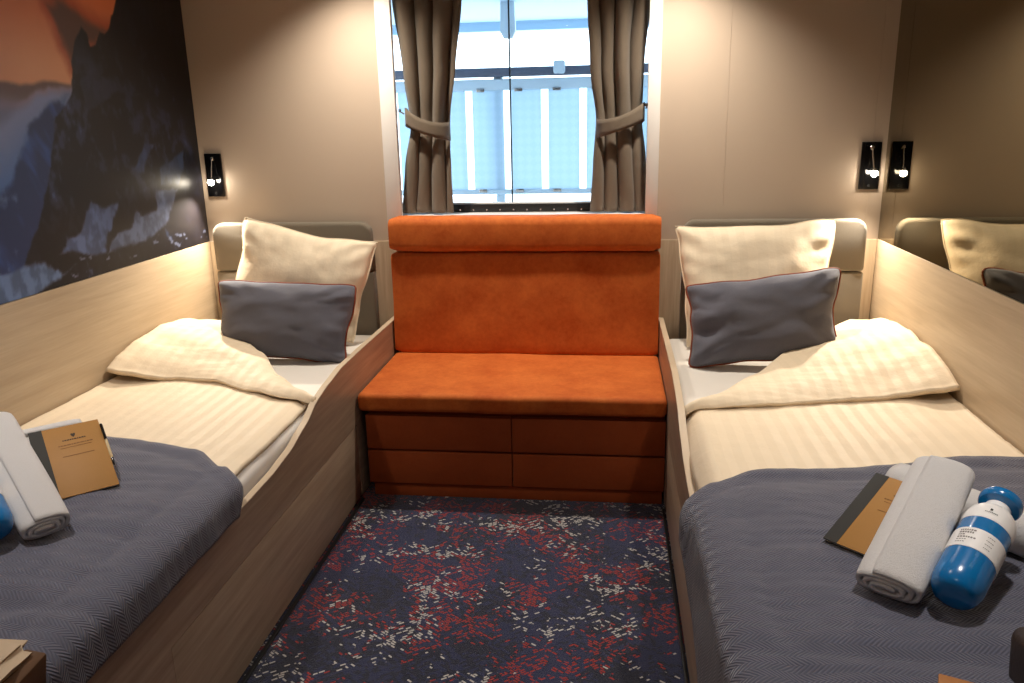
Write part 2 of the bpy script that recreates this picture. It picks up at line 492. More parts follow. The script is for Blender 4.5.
for k in range(-7, 10):
    xa = px0 + k * pitch
    bm = BM(); box(bm, xa + 0.021, xa + pitch - 0.021, ry - 0.006, ry + 0.006, 0.975, 1.60, 0.003)
    finish(bm, 'panel', 'rail_panel', t)
    if k % 4 == 1:
        bm = BM(); box(bm, xa - 0.080, xa - 0.026, ry + 0.022, ry + 0.075, 0.36, 1.665, 0.006); finish(bm, 'post', 'rail_blue', t)
for k in range(-1, 4):
    xa = px0 + k * pitch
    for z in (0.982, 1.580):
        bm = BM(); box(bm, xa + 0.05, xa + 0.10, ry - 0.026, ry - 0.019, z - 0.014, z + 0.006, 0.002)
        finish(bm, 'clip', 'chrome', t)
bm = BM(); box(bm, 0.045, 0.115, ry - 0.05, ry + 0.05, 1.66, 1.735, 0.012); finish(bm, 'rail_joint', 'rail_blue', t)

# ------------------------------------------------------------------ wall mural
def in_poly(p, poly):
    x, y = p; c = False; j = len(poly) - 1
    for i in range(len(poly)):
        xi, yi = poly[i]; xj, yj = poly[j]
        if (yi > y) != (yj > y) and x < (xj - xi) * (y - yi) / (yj - yi + 1e-12) + xi: c = not c
        j = i
    return c
def dist_poly(p, poly):
    d = 9.0; x, y = p
    for i in range(len(poly)):
        ax, ay = poly[i - 1]; bx, by = poly[i]
        dx, dy = bx - ax, by - ay; L = dx * dx + dy * dy + 1e-12
        t = max(0, min(1, ((x - ax) * dx + (y - ay) * dy) / L))
        d = min(d, math.hypot(x - ax - t * dx, y - ay - t * dy))
    return d if in_poly(p, poly) else -d
MASSIF = [(-0.42, 2.2), (-0.433, 1.956), (-0.479, 1.848), (-0.542, 1.746), (-0.576, 1.726), (-0.597, 1.734), (-0.637, 1.691), (-0.668, 1.678), (-0.678, 1.726), (-0.706, 1.742), (-0.747, 1.688), (-0.78, 1.622), (-0.805, 1.525), (-0.847, 1.479), (-0.909, 1.434), (-0.98, 1.272), (-1.083, 1.093), (-1.184, 0.983), (-1.294, 0.85), (0.2, 0.85), (0.2, 2.2)]
SMOKE = [(-0.866, 1.785), (-0.784, 1.802), (-0.67, 1.778), (-0.525, 1.741), (-0.611, 1.683), (-0.75, 1.656), (-0.785, 1.602), (-0.822, 1.693)]
BLUEMT = [(-0.83, 1.517), (-0.937, 1.474), (-1.04, 1.398), (-1.091, 1.339), (-1.168, 1.239), (-1.4, 1.18), (-2.2, 1.3), (-3.2, 1.1), (-3.2, 0.8), (-1.2, 0.8), (-0.9, 1.3)]
PATCHES = [
    ([(-0.79, 1.165), (-0.718, 1.134), (-0.622, 1.15), (-0.701, 1.06), (-0.759, 0.974), (-1.003, 0.996), (-0.941, 1.04), (-0.87, 1.071)], (66, 78, 104), 1.0),
    ([(-0.374, 1.166), (-0.208, 1.152), (-0.338, 1.014), (-0.512, 0.962), (-0.761, 0.967), (-0.686, 1.025), (-0.592, 1.042), (-0.532, 1.096), (-0.505, 1.07), (-0.412, 1.075)], (78, 88, 110), 1.0),
    ([(-0.411, 1.353), (-0.343, 1.343), (-0.466, 1.219), (-0.522, 1.238)], (48, 62, 90), .8),
    ([(-0.357, 1.231), (-0.136, 1.305), (-0.149, 1.223), (-0.206, 1.161), (-0.35, 1.172)], (46, 60, 84), .7),
    ([(-1.60, 0.965), (-1.276, 0.985), (-1.189, 0.996), (-1.118, 0.996), (-1.051, 0.965), (-1.004, 0.936), (-0.922, 0.952), (-1.023, 0.92), (-1.145, 0.893), (-1.299, 0.88), (-1.6, 0.88)], (72, 88, 112), 1.0),
    ([(-0.75, 1.575), (-0.663, 1.59), (-0.465, 1.536), (-0.338, 1.503), (-0.531, 1.527), (-0.697, 1.461), (-0.751, 1.468)], (40, 46, 62), .8),
    ([(-2.2, 1.02), (-1.9, 1.10), (-1.7, 1.0), (-1.75, 0.93), (-2.1, 0.92)], (70, 86, 110), .9),
]
def lerp3(a, b, t): return tuple(x + (y - x) * t for x, y in zip(a, b))
def mural_col(y, z):
    n1 = fbm(y * 7, z * 7, 1.3, 5); n2 = fbm(y * 22, z * 16, 5.7, 4); n3 = fbm(y * 7 + z * 4, z * 3.0, 9.1, 4)
    # sky
    c = lerp3((226, 166, 126), (200, 116, 76), sstep(1.55, 1.83, z + 0.03 * n1))
    c = lerp3(c, (120, 62, 50), sstep(-0.95, -1.5, y) * 0.4)
    c = lerp3(c, (214, 112, 62), 0.7 * sstep(1.72, 1.86, z) * sstep(-0.85, -0.6, y))
    d = dist_poly((y + 0.05 * n1, z + 0.05 * n3), SMOKE)
    c = lerp3(c, (150, 62, 38), 0.6 * sstep(-0.06, 0.0, d))
    c = lerp3(c, (86, 66, 58), 0.92 * sstep(-0.015, 0.03, d))
    # far haze and snow slope
    sky_l = interp([(-3, 1.60), (-1.7, 1.50), (-1.249, 1.526), (-1.129, 1.542), (-1.048, 1.534), (-0.931, 1.551), (-0.75, 1.541)], y) + 0.012 * n1
    h = sstep(0.006, -0.012, z - sky_l)
    haze = lerp3((108, 88, 84), (74, 80, 98), sstep(0.0, 0.12, sky_l - z))
    c = lerp3(c, haze, h)
    snow_l = interp([(-3, 1.25), (-1.6, 1.30), (-1.289, 1.374), (-1.161, 1.422), (-1.064, 1.472), (-0.963, 1.519), (-0.80, 1.535)], y) + 0.012 * n2
    s = sstep(0.02, -0.03, z - snow_l)
    snow = lerp3((88, 98, 120), (54, 78, 116), sstep(0.0, 0.22, snow_l - z))
    c = lerp3(c, snow, s)
    d = dist_poly((y + 0.03 * n2, z + 0.03 * n1), BLUEMT)
    bl = lerp3((42, 62, 102), (32, 42, 66), sstep(0.05, 0.35, n3 + 0.3))
    bl = lerp3(bl, (74, 92, 118), 0.7 * sstep(0.12, 0.34, n1 + 0.5 * n3))
    c = lerp3(c, bl, sstep(-0.012, 0.015, d))
    d = dist_poly((y + 0.016 * n2, z + 0.016 * n1), MASSIF)
    rk = lerp3((24, 24, 28), (36, 40, 54), sstep(-0.1, 0.3, n2 + n3))
    rk = lerp3(rk, (34, 30, 32), sstep(1.25, 1.05, z) * 0.8)
    rk = lerp3(rk, (52, 64, 88), 0.75 * sstep(0.26, 0.42, n3 * 0.9 + n2 * 0.5) * sstep(1.72, 1.5, z))
    rk = lerp3(rk, (22, 20, 20), sstep(1.45, 1.8, z) * 0.7)
    c = lerp3(c, rk, sstep(-0.004, 0.006, d))
    for poly, pc, k in PATCHES:
        d = dist_poly((y + 0.035 * n2 + 0.02 * n1, z + 0.035 * n1), poly)
        c = lerp3(c, lerp3(pc, tuple(x * 0.75 for x in pc), sstep(0, 0.4, n2 + 0.2)), k * sstep(-0.004, 0.012, d))
    # scattered snow blocks at the foot
    c = lerp3(c, (84, 90, 106), sstep(0.30, 0.40, fbm(y * 16, z * 40, 2.2, 3)) * sstep(1.0, 0.95, z) * sstep(-1.1, -0.95, y))
    blue = sstep(0.75, 1.1, c[2] / max(c[0], 1))
    k = 1.0 + (0.12 + 0.40 * sstep(-0.62, -0.95, y)) * blue * sstep(30, 60, max(c))
    c = (c[0] * k, c[1] * k, c[2] * k * (1 + 0.05 * blue))
    return srgb(*[max(0, min(255, v)) for v in c])
bm = BM(); cl = bm.loops.layers.float_color.new('print_colour')
ny_, nz_ = 330, 210
Y0m, Y1m, Z0m, Z1m = -2.4, -0.003, ZP + 0.002, 2.10
cols = {}
def mp(u, v):
    return V((WL - 0.003, Y0m + (Y1m - Y0m) * (u ** 0.62), Z0m + (Z1m - Z0m) * v))
vs = grid(bm, ny_, nz_, mp)
for row in vs:
    for v in row: cols[v] = mural_col(v.co.y, v.co.z)
for f in bm.faces:
    for l in f.loops: l[cl] = cols[l.vert]
back = BM(); box(back, WL - 0.0115, WL - 0.004, Y0m, Y1m, Z0m, Z1m)
for f in back.faces: f.material_index = 1
merge(bm, back)
o = finish(bm, 'wall_mural', ['mural', 'black_matt'], smooth=False)
tag(o, 'large glossy wall print of dark snowy mountains under an orange sky', 'wall mural')

# bronze mirror on the right wall (two sheets)
t = thing('wall_mirror', 'dark bronze tinted mirror above the right bed panel', 'mirror', (WR + 0.006, -1.2, ZP))
bm = BM(); box(bm, WR + 0.003, WR + 0.0115, -1.206, -0.004, ZP + 0.002, 2.12); finish(bm, 'mirror_sheet', 'mirror', t, smooth=False)
bm = BM(); box(bm, WR + 0.003, WR + 0.0115, -2.6, -1.209, ZP + 0.002, 2.12); finish(bm, 'mirror_sheet', 'mirror', t, smooth=False)

# ------------------------------------------------------------------ sofa
t = thing('sofa', 'rust orange velvet bench sofa under the window between the two beds', 'sofa', (0.03, -0.4, 0))
sx0, sx1 = -0.546, 0.599
def sofa_pad(name, x0, x1, y0, y1, z0, z1, r, mat, amp=0.004, puff=0.0):
    b = BM(); box(b, x0, x1, y0, y1, z0, z1, r, 4)
    bmesh.ops.subdivide_edges(b, edges=[e for e in b.edges if e.calc_length() > 0.06], cuts=14, use_grid_fill=True)
    for v in b.verts:
        fx = 1 - abs((v.co.x - (x0 + x1) / 2) / ((x1 - x0) / 2)) ** 4
        v.co.z += amp * nz(v.co.x * 5, v.co.y * 5, 2.0) * fx + (puff * fx if v.co.z > (z0 + z1) / 2 and puff else 0)
        v.co.y += amp * 0.6 * nz(v.co.x * 5, v.co.z * 5, 7.0) * fx
    return finish(b, name, mat, t, angle=60)
sofa_pad('seat_cushion', sx0, sx1, -0.69, -0.115, 0.353, 0.424, 0.020, 'velvet', 0.004)
# backrest leans slightly: built as a profile extruded along x
def back_pad(name, prof, amp):
    b = BM(); n = len(prof); nx = 36; rings = []
    for i in range(nx + 1):
        u = i / nx; x = sx0 + 0.004 + (sx1 - sx0 - 0.008) * u
        e = min(1, min(u, 1 - u) * nx / 2.0); sh = 0.012 * (1 - math.sqrt(max(0, 1 - (1 - e) ** 2)))
        cy = sum(p[0] for p in prof) / n; cz = sum(p[1] for p in prof) / n
        ring = []
        for (y, z) in prof:
            dy, dz = y - cy, z - cz; L = math.hypot(dy, dz)
            k = (L - sh) / L
            ring.append(b.verts.new(V((x, cy + dy * k + amp * nz(x * 4, z * 6, 1.0), cz + dz * k + amp * 0.7 * nz(x * 5, y * 6, 4.0)))))
        rings.append(ring)
    for A, B_ in zip(rings, rings[1:]):
        for k in range(n): b.faces.new((A[k], A[(k + 1) % n], B_[(k + 1) % n], B_[k]))
    b.faces.new(rings[0]); b.faces.new(rings[-1][::-1])
    return finish(b, name, 'velvet', t, angle=50)
def rprof(y0, y1, z0, z1, r, lean=0.0, sub=6):
    base = rrect(y0, y1, z0, z1, r, 5); out = []
    for i, p in enumerate(base):
        q = base[(i + 1) % len(base)]
        k = max(1, int(math.hypot(p[0] - q[0], p[1] - q[1]) / 0.04))
        for j in range(k): out.append((p[0] + (q[0] - p[0]) * j / k, p[1] + (q[1] - p[1]) * j / k))
    return [(y + lean * (z - z0), z) for y, z in out]
back_pad('backrest', rprof(-0.135, -0.020, 0.415, 0.862, 0.022, 0.04), 0.005)
back_pad('headrest', rprof(-0.140, -0.014, 0.866, 1.012, 0.034), 0.003)
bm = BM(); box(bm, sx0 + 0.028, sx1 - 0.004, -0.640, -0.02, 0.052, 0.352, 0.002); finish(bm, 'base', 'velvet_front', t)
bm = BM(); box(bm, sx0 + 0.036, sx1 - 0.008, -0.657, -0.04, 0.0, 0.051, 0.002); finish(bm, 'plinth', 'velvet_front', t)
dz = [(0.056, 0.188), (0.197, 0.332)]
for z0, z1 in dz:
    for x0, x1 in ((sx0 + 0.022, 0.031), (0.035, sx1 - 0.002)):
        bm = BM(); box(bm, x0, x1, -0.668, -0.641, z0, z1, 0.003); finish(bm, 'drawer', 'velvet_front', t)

# ------------------------------------------------------------------ beds
def board_top(y):
    return interp([(-2.6, 0.425), (-1.62, 0.440), (-1.44, 0.443), (-1.31, 0.456), (-1.17, 0.488), (-1.055, 0.530), (-0.95, 0.547), (-0.80, 0.563), (-0.60, 0.564), (0, 0.560)], y)
YFOOT = -2.60
def bed(s, label):
    X0 = XL if s < 0 else XR                  # aisle face
    W = WL if s < 0 else WR
    fx = lambda q: X0 + s * q                 # q = distance from the aisle face towards the wall
    qw = abs(W - X0)
    t = thing('bed', label, 'bed', ((X0 + W) / 2, -1.2, 0))
    ys = [YFOOT + (0.0 - YFOOT - 0.014) * i / 80 for i in range(81)]
    DY0, DY1, DZ0, DZ1 = -2.018, -0.69, 0.012, 0.302
    # side board with an opening for the drawer: four prisms sharing one outline
    bm = BM()
    def slab(y0, y1, zlo):
        pts = [y for y in ys if y0 < y < y1]; pts = [y0] + pts + [y1]
        poly = [(y, board_top(y)) for y in pts] + [(y1, zlo), (y0, zlo)]
        prism(bm, poly, lambda a, b, tt: V((fx(tt), a, b)), 0.022)
    slab(YFOOT, DY0, 0.012); slab(DY0, DY1, DZ1); slab(DY1, -0.014, 0.012)
    bmesh.ops.remove_doubles(bm, verts=bm.verts, dist=1e-5)
    finish(bm, 'side_board', 'oak_board', t, angle=20)
    bm = BM()   # pale edge band along the top of the board
    n = len(ys)
    for i in range(n - 1):
        ya, yb = ys[i], ys[i + 1]; za, zb = board_top(ya), board_top(yb)
        q = [bm.verts.new(V((fx(d), y, z + h))) for (y, z) in ((ya, za), (yb, zb)) for d, h in ((0.001, 0.0004), (0.021, 0.0004), (0.021, 0.0016), (0.001, 0.0016))]
        for f in ((3, 2, 6, 7), (0, 3, 7, 4), (2, 1, 5, 6)): bm.faces.new([q[k] for k in f])
    bmesh.ops.remove_doubles(bm, verts=bm.verts, dist=1e-5)
    finish(bm, 'edge_band', 'oak_edge', t)
    bm = BM(); box(bm, *sorted((fx(0.001), fx(0.020))), DY0 + 0.003, DY1 - 0.003, DZ0 + 0.003, DZ1 - 0.003, 0.001)
    finish(bm, 'drawer', 'oak_board', t)
    bm = BM(); box(bm, *sorted((fx(0.024), fx(qw - 0.002))), YFOOT + 0.03, -0.016, 0.02, 0.355, 0.004); finish(bm, 'bed_base', 'oak_board', t)
    bm = BM(); box(bm, *sorted((fx(0.0), fx(qw - 0.002))), YFOOT - 0.02, YFOOT, 0.012, 0.43, 0.003); finish(bm, 'foot_board', 'oak_board', t)
    bm = BM(); box(bm, *sorted((fx(0.014), fx(qw - 0.03))), YFOOT + 0.04, -0.03, 0.0, 0.02); finish(bm, 'plinth', 'kick_dark', t)
    return fx, qw
bm = BM(); box(bm, XL + 0.001, XL + 0.013, YFOOT, -0.70, 0.0, 0.006, 0.001); struct('shade_strip_1', bm, 'black_matt')  # black strip laid in for the shade line at the board foot
bm = BM(); box(bm, XR - 0.010, XR - 0.001, YFOOT, -0.70, 0.0, 0.006, 0.001); struct('shade_strip_2', bm, 'black_matt')  # same dark stand-in for shade along the right board
fxL, qL = bed(-1, 'pale oak bed with curved side board under the mountain print')
fxR, qR = bed(1, 'pale oak bed with curved side board beside the mirror wall')

def mattress(fx, qw, label):
    x0, x1 = sorted((fx(0.026), fx(qw - 0.004)))
    b = BM(); box(b, x0, x1, YFOOT + 0.03, -0.075, 0.357, 0.492, 0.03, 4)
    bmesh.ops.subdivide_edges(b, edges=[e for e in b.edges if e.calc_length() > 0.1], cuts=24, use_grid_fill=True)
    for v in b.verts:
        v.co.z += 0.004 * fbm(v.co.x * 6, v.co.y * 6, 1.0)
        k = 1 - abs(v.co.z - 0.43) / 0.08
        if k > 0 and abs(v.co.x - fx(0.026)) < 0.04: v.co.x += 0.003 * nz(v.co.y * 26, v.co.z * 5, 3)
    return tag(finish(b, 'mattress', 'sheet', angle=60), label, 'mattress')
mattress(fxL, qL, 'white sheeted mattress on the bed under the mountain print')
mattress(fxR, qR, 'white sheeted mattress on the bed beside the mirror wall')

# headboards
def headboard(s, x0, x1, label):
    t = thing('headboard', label, 'headboard', ((x0 + x1) / 2, -0.03, 0.45))
    f = lambda a, b, tt: V((a, -0.0125 - tt, b))
    bm = BM(); prism(bm, rrect(x0, x1, 0.772, 0.985, 0.05, 8, (1, 1, 0, 0)), f, 0.050, 0.014, 3); finish(bm, 'top_cushion', 'headboard', t)
    bm = BM(); prism(bm, rrect(x0, x1, 0.40, 0.768, 0.02, 4, (0, 0, 0, 0)), f, 0.046, 0.008, 3); finish(bm, 'lower_cushion', 'headboard', t)
headboard(-1, -1.366, -0.640, 'taupe padded headboard behind the pillow on the mountain print side')
headboard(1, 0.688, 1.418, 'taupe padded headboard behind the pillow next to the mirror')

# ------------------------------------------------------------------ duvets
def duvet(s, fx, qlo, qhi, Yf, Yb, drop, label):
    """Yf / Yb: curves over a (0 aisle .. 1 wall): free edge of the turned-back flap, fold crease"""
    b = BM(); ZB = 0.508
    nu, nv = 90, 190
    foot = YFOOT + 0.06
    def wr(x, y, k=1.0): return k * (0.006 * fbm(x * 9, y * 5, 2.0 + s, 4) + 0.004 * fbm(x * 3 + y * 4, y * 16, 4.0 - s, 4))
    def col(a):
        yb = interp(Yb, a); yf = interp(Yf, a)
        r = 0.010 + 0.022 * sstep(0.0, 0.75, a)
        q = qlo + (qhi - qlo) * a
        return yb, min(yf, yb - 0.004), r, q
    def pos(a, v):
        yb, yf, r, q = col(a)
        L1 = yb - foot; L2 = PI * r; L3 = yb - yf; tot = L1 + L2 + L3
        # more samples in the fold and flap
        if v < 0.5: y = foot + L1 * (v / 0.5); z = ZB + wr(q, y); y_ = y
        elif v < 0.6:
            w = (v - 0.5) / 0.1 * PI; y = yb + r * math.sin(w); z = ZB + r - r * math.cos(w) + wr(q, yb, 1 - (v - .5) / .1 * .3)
        else:
            w = (v - 0.6) / 0.4; y = yb - L3 * w
            sink = sstep(0, 0.10, L3 * w) if L3 > 0.03 else 1
            hump = 0.045 * sstep(0.35, 0.95, a) * math.sin(PI * min(1, 0.12 + w * 0.9)) ** 1.2 + 0.012 * math.sin(PI * w)
            z = ZB + 2 * r + (0.018 - 2 * r) * w ** 1.5 + hump + 1.5 * wr(q + 3.3, y + 1.7)
            z += 0.0035 * math.sin((q * 1.2 - y * 2.6) * 14) * sstep(0, .3, a) * math.sin(PI * w)
            z += (0.030 if s < 0 else 0.040) * sstep(0.72, 1.0, a) * sstep(0.45, 0.9, w)
            if w > 0.94: z -= 0.004 * (w - 0.94) / 0.06
        qq = q
        if a < 0.06:                                   # aisle edge bends down over the mattress edge
            k = (0.06 - a) / 0.06
            lay = 1.0 if v < 0.55 else 0.35
            z -= drop * k ** 1.6 * lay
        if a > 0.95: z += 0.010 * ((a - 0.95) / 0.05)
        if v > 0.55: qq -= 0.034 * (1 - a) ** 2 * (s < 0)
        qq += 0.005 * nz(y * 7, 3.0, s) * (1 - a)
        return V((fx(qq), y, z))
    def uv(a, v):
        yb, yf, r, q = col(a)
        L1 = yb - foot
        return (q, v * 2)
    grid(b, nu, nv, pos, uv)
    o = finish(b, 'duvet', 'linen', angle=180)
    solidify(o, 0.016, 0.0)
    return tag(o, label, 'duvet')
def amap(pts, fx0, X0, X1): return [((x - X0) / (X1 - X0), y) for x, y in pts]
lX0, lX1 = -0.567, -1.400
duvet(-1, fxL, 0.044, 0.847,
      [(0, -1.06), (.15, -1.02), (.3, -0.96), (.53, -0.86), (.7, -0.845), (.9, -0.87), (1, -0.88)],
      [(0, -1.05), (.08, -0.99), (.24, -0.86), (.45, -0.62), (.66, -0.40), (.85, -0.25), (1, -0.26)], 0.012,
      'cream striped duvet turned back on the bed under the mountain print')
duvet(1, fxR, 0.022, 0.866,
      [(0, -1.05), (.06, -1.03), (.27, -1.005), (.42, -0.975), (.57, -0.945), (.8, -0.905), (1, -0.93)],
      [(0, -1.035), (.13, -0.95), (.3, -0.78), (.53, -0.50), (.73, -0.27), (.87, -0.16), (1, -0.17)], 0.055,
      'cream striped duvet turned back on the bed beside the mirror')

# ------------------------------------------------------------------ quilted blankets
def blanket(s, fx, qw, Yh, hang, label):
    b = BM(); ZT = 0.533; R = 0.035; foot = -2.40
    q0 = 0.028 if s < 0 else 0.030
    top = qw - 0.006 - q0
    nu, nv = 110, 120
    def path(d):
        """d: arc length from the wall edge -> (q, z)"""
        if d <= top: return qw - 0.006 - d, ZT
        e = d - top
        if e < R * PI / 2:
            w = e / R; return q0 - R * math.sin(w), ZT - R * (1 - math.cos(w))
        return q0 - R - 0.0015, ZT - R - (e - R * PI / 2)
    def loc(u, v):
        # provisional y to know how far the side hangs there
        qn = 1 - u
        yh = interp(Yh, max(0, qw * qn)); y = yh + (foot - yh) * v
        H = R * PI / 2 + interp(hang, y)
        d = u * (top + H)
        q, z = path(d)
        yh = interp(Yh, qw - d if d < qw else qw - d); y = yh + (foot - yh) * v
        return q, y, z, d
    def pos(u, v):
        q, y, z, d = loc(u, v)
        seam = min(abs(y - (interp(Yh, qw - d) - 0.065)), abs(y + 2.235), abs(d - (top - 0.06)))
        pf = 0.009 * (1 - math.exp(-(seam / 0.03) ** 1.5))
        w = 0.013 * fbm(q * 4, y * 5, 8.0 + s, 4) + 0.010 * fbm(q * 2.5, y * 12, 3.0 - s, 3)
        flat = 1 - 0.75 * sstep(top - 0.05, top + 0.03, d)
        edge = sstep(0, 0.03, (v) * 0.9)
        z += (pf + w * flat) * flat - 0.010 * (1 - edge) * flat
        if d >= top: q -= 0.004 * sstep(0, 0.05, d - top) + (0.022 if s > 0 else 0.0) * sstep(0, 0.08, d - top) * sstep(0.2, 0.0, v) + 0.010 * sstep(0.04, 0.2, d - top) + (pf * 0.4 + 0.003 * nz(y * 9, z * 9, 2)) * sstep(0, 0.05, d - top)
        return V((fx(q), y, z))
    def uv(u, v):
        q, y, z, d = loc(u, v); return (y, d)
    grid(b, nu, nv, pos, uv)
    o = finish(b, 'blanket', 'blanket', angle=180)
    solidify(o, 0.010, 0.0)
    return tag(o, label, 'blanket')
blanket(-1, fxL, qL, [(-0.10, -1.715), (0.0, -1.645), (.08, -1.575), (.2, -1.485), (.47, -1.415), (.74, -1.375), (.856, -1.405)],
        [(-2.4, 0.055), (-1.6, 0.048), (-1.4, 0.048)], 'slate blue quilted blanket across the foot of the bed under the mountain print')
blanket(1, fxR, qR, [(-0.22, -1.82), (-0.06, -1.69), (0.0, -1.645), (.05, -1.59), (.10, -1.545), (.17, -1.515), (.27, -1.51), (.4, -1.48), (.53, -1.445), (.7, -1.395), (.88, -1.38)],
        [(-2.4, 0.31), (-2.0, 0.235), (-1.8, 0.155), (-1.65, 0.06), (-1.5, 0.03)], 'slate blue quilted blanket hanging over the side of the bed beside the mirror')

# ------------------------------------------------------------------ pillows and cushions
def pillow(name, corners, th, mat, label, cat, pinch=0.10, piping=None, seed=0, group=None, dent=None, n=36, stripe=True):
    BL, BR, TR, TL = [V(c) for c in corners]
    nrm = (BR - BL).cross(TL - BL).normalized()            # towards the viewer side
    wdt = (BR - BL).length; hgt = (TL - BL).length
    def base(a, b):
        pa = a * (1 - pinch * (1 - b * b)); pb = b * (1 - pinch * (1 - a * a))
        rc = 1 - (0.055 if piping else 0.02) * (a * a * b * b) ** 5
        u = (pa * rc + 1) / 2; v = (pb * rc + 1) / 2
        p = BL * (1 - u) * (1 - v) + BR * u * (1 - v) + TR * u * v + TL * (1 - u) * v
        e1, e2 = (BR - BL).normalized(), (TL - BL).normalized()
        return p + e1 * 0.012 * nz(b * 2.3, a * 1.1, seed + 1.5) + e2 * 0.010 * nz(a * 2.6, b * 1.3, seed + 4.5) + nrm * 0.010 * nz(a * 2, b * 2, seed + 8)
    ex = 3.4 if piping else 2.6
    def hgtf(a, b): return th * max(0.0, (1 - abs(a) ** ex) * (1 - abs(b) ** ex)) ** 0.5
    mesh = BM(); uvl = mesh.loops.layers.uv.verify(); sides = []
    for sg in (1, -1):
        vs = {}
        for i in range(n + 1):
            for j in range(n + 1):
                a, b = -1 + 2 * i / n, -1 + 2 * j / n
                a = math.copysign(abs(a) ** 0.85, a); b = math.copysign(abs(b) ** 0.85, b)
                if sg < 0 and (i in (0, n) or j in (0, n)): vs[i, j] = sides[0][i, j]; continue
                h = hgtf(a, b)
                wrk = 0.010 * fbm(a * 3 + seed, b * 3, seed, 3)
                rad = math.hypot(a, b); cr = max(0, rad - 0.75)
                ang = math.atan2(b, a)
                wrk += 0.011 * cr * math.sin(ang * 22 + 3 * fbm(a * 2, b * 2, seed + 5, 2)) * min(1, h / 0.02)
                if dent and sg > 0:
                    for (da, db, dl, dr) in dent:
                        wrk -= dl * math.exp(-((a - da) ** 2 + (b - db) ** 2) / dr ** 2)
                p = base(a, b) + nrm * sg * (h * (1.0 if sg > 0 else 0.75) + wrk * min(1, h / 0.03))
                vs[i, j] = mesh.verts.new(p)
        for i in range(n):
            for j in range(n):
                idx = ((i, j), (i + 1, j), (i + 1, j + 1), (i, j + 1))
                q = [vs[k] for k in idx]
                if sg < 0: q = q[::-1]; idx = idx[::-1]
                f = mesh.faces.new(q)
                for l, k in zip(f.loops, idx): l[uvl].uv = (k[0] / n * wdt + 0.012, k[1] / n * hgt)
        sides.append(vs)
    ring = [base(a, -1) for a in [-1 + 2 * k / 24 for k in range(24)]] + [base(1, b) for b in [-1 + 2 * k / 24 for k in range(24)]] + \
           [base(-a, 1) for a in [-1 + 2 * k / 24 for k in range(24)]] + [base(-1, -b) for b in [-1 + 2 * k / 24 for k in range(24)]]
    if piping:
        t = thing(name, label, cat, (BL + BR) / 2, group)
        finish(mesh, 'cover', mat, t, angle=180)
        bm = BM(); tube(bm, ring, 0.0042, 8, True); finish(bm, 'piping', piping, t)
        return t
    t = thing(name, label, cat, (BL + BR) / 2, group)
    finish(mesh, 'cover', mat, t, angle=180)
    bm = BM(); tube(bm, ring, 0.0032, 6, True); finish(bm, 'hem', mat, t)
    return t
# cream pillows lean on the headboards, slate cushions lean on the pillows
pillow('pillow', [(-1.255, -0.275, 0.540), (-0.680, -0.275, 0.502), (-0.575, -0.150, 0.908), (-1.165, -0.150, 1.022)], 0.078, 'pillow',
       'cream pillow with one corner raised, leaning behind the cushion under the mountain print side lamp', 'pillow', 0.07, None, 3)
pillow('pillow', [(0.700, -0.275, 0.505), (1.235, -0.275, 0.510), (1.290, -0.095, 0.994), (0.648, -0.095, 0.968)], 0.078, 'pillow',
       'cream pillow leaning upright behind the cushion beside the mirror', 'pillow', 0.075, None, 11)
pillow('throw_cushion', [(-1.150, -0.510, 0.520), (-0.645, -0.515, 0.488), (-0.596, -0.395, 0.785), (-1.190, -0.400, 0.800)], 0.078, 'cushion',
       'slate blue lumbar cushion sitting level on the bed under the mountain print', 'cushion', 0.045, 'pipe_orange', 21)
pillow('throw_cushion', [(0.682, -0.515, 0.489), (1.215, -0.505, 0.535), (1.238, -0.395, 0.852), (0.668, -0.385, 0.782)], 0.082, 'cushion',
       'slate blue lumbar cushion with dented edge on the bed beside the mirror', 'cushion', 0.07, 'pipe_orange', 33, dent=[(-0.80, -0.22, 0.028, 0.16)])

# ------------------------------------------------------------------ reading lamps
def reading_lamp(x0, x1, label):
    cx = (x0 + x1) / 2; yb = -0.013
    t = thing('reading_lamp', label, 'lamp', (cx, -0.002, 1.098), 'bedside reading lamps')
    bm = BM(); box(bm, x0, x1, -0.012, -0.001, 1.098, 1.284, 0.002); finish(bm, 'backplate', 'black_gloss', t)
    bm = BM(); lathe(bm, (cx, -0.010, 1.262), (0, -1, 0), [(0, 0.008), (0.010, 0.008), (0.012, 0.006)], 16); tube(bm, [(cx, -0.018, 1.264), (cx + 0.002, -0.036, 1.215), (cx + 0.004, -0.052, 1.176)], 0.0032, 8)
    finish(bm, 'arm', 'chrome', t)
    d = V((0.0, -0.30, -1)).normalized(); p = V((cx + 0.004, -0.050, 1.184))
    bm = BM(); lathe(bm, p, d, [(0, 0.004), (0.004, 0.008), (0.010, 0.0110), (0.016, 0.0125)], 20); finish(bm, 'lamp_head', 'chrome', t)
    bm = BM(); lathe(bm, p + d * 0.014, d, [(0, 0.0122), (0.004, 0.0136), (0.009, 0.0138), (0.015, 0.0115), (0.019, 0.0075), (0.021, 0.003)], 20); finish(bm, 'bulb', 'lamp_glow', t)
    bm = BM(); lathe(bm, (cx, -0.011, 1.113), (0, -1, 0), [(0, 0.005), (0.003, 0.005)], 12); finish(bm, 'switch', 'black_matt', t)
    L = bpy.data.lights.new('reading_spot', 'SPOT'); L.energy = LAMP_W; L.color = (1.0, 0.87, 0.70); L.spot_size = math.radians(108); L.spot_blend = 0.8; L.shadow_soft_size = 0.012
    lo = bpy.data.objects.new('reading_spot', L); COL.objects.link(lo); lo.location = p + d * 0.040
    lo.rotation_euler = V((0.12 * (1 if cx < 0 else -1), -0.60, -1)).to_track_quat('-Z', 'Y').to_euler()
LAMP_W = 40.0
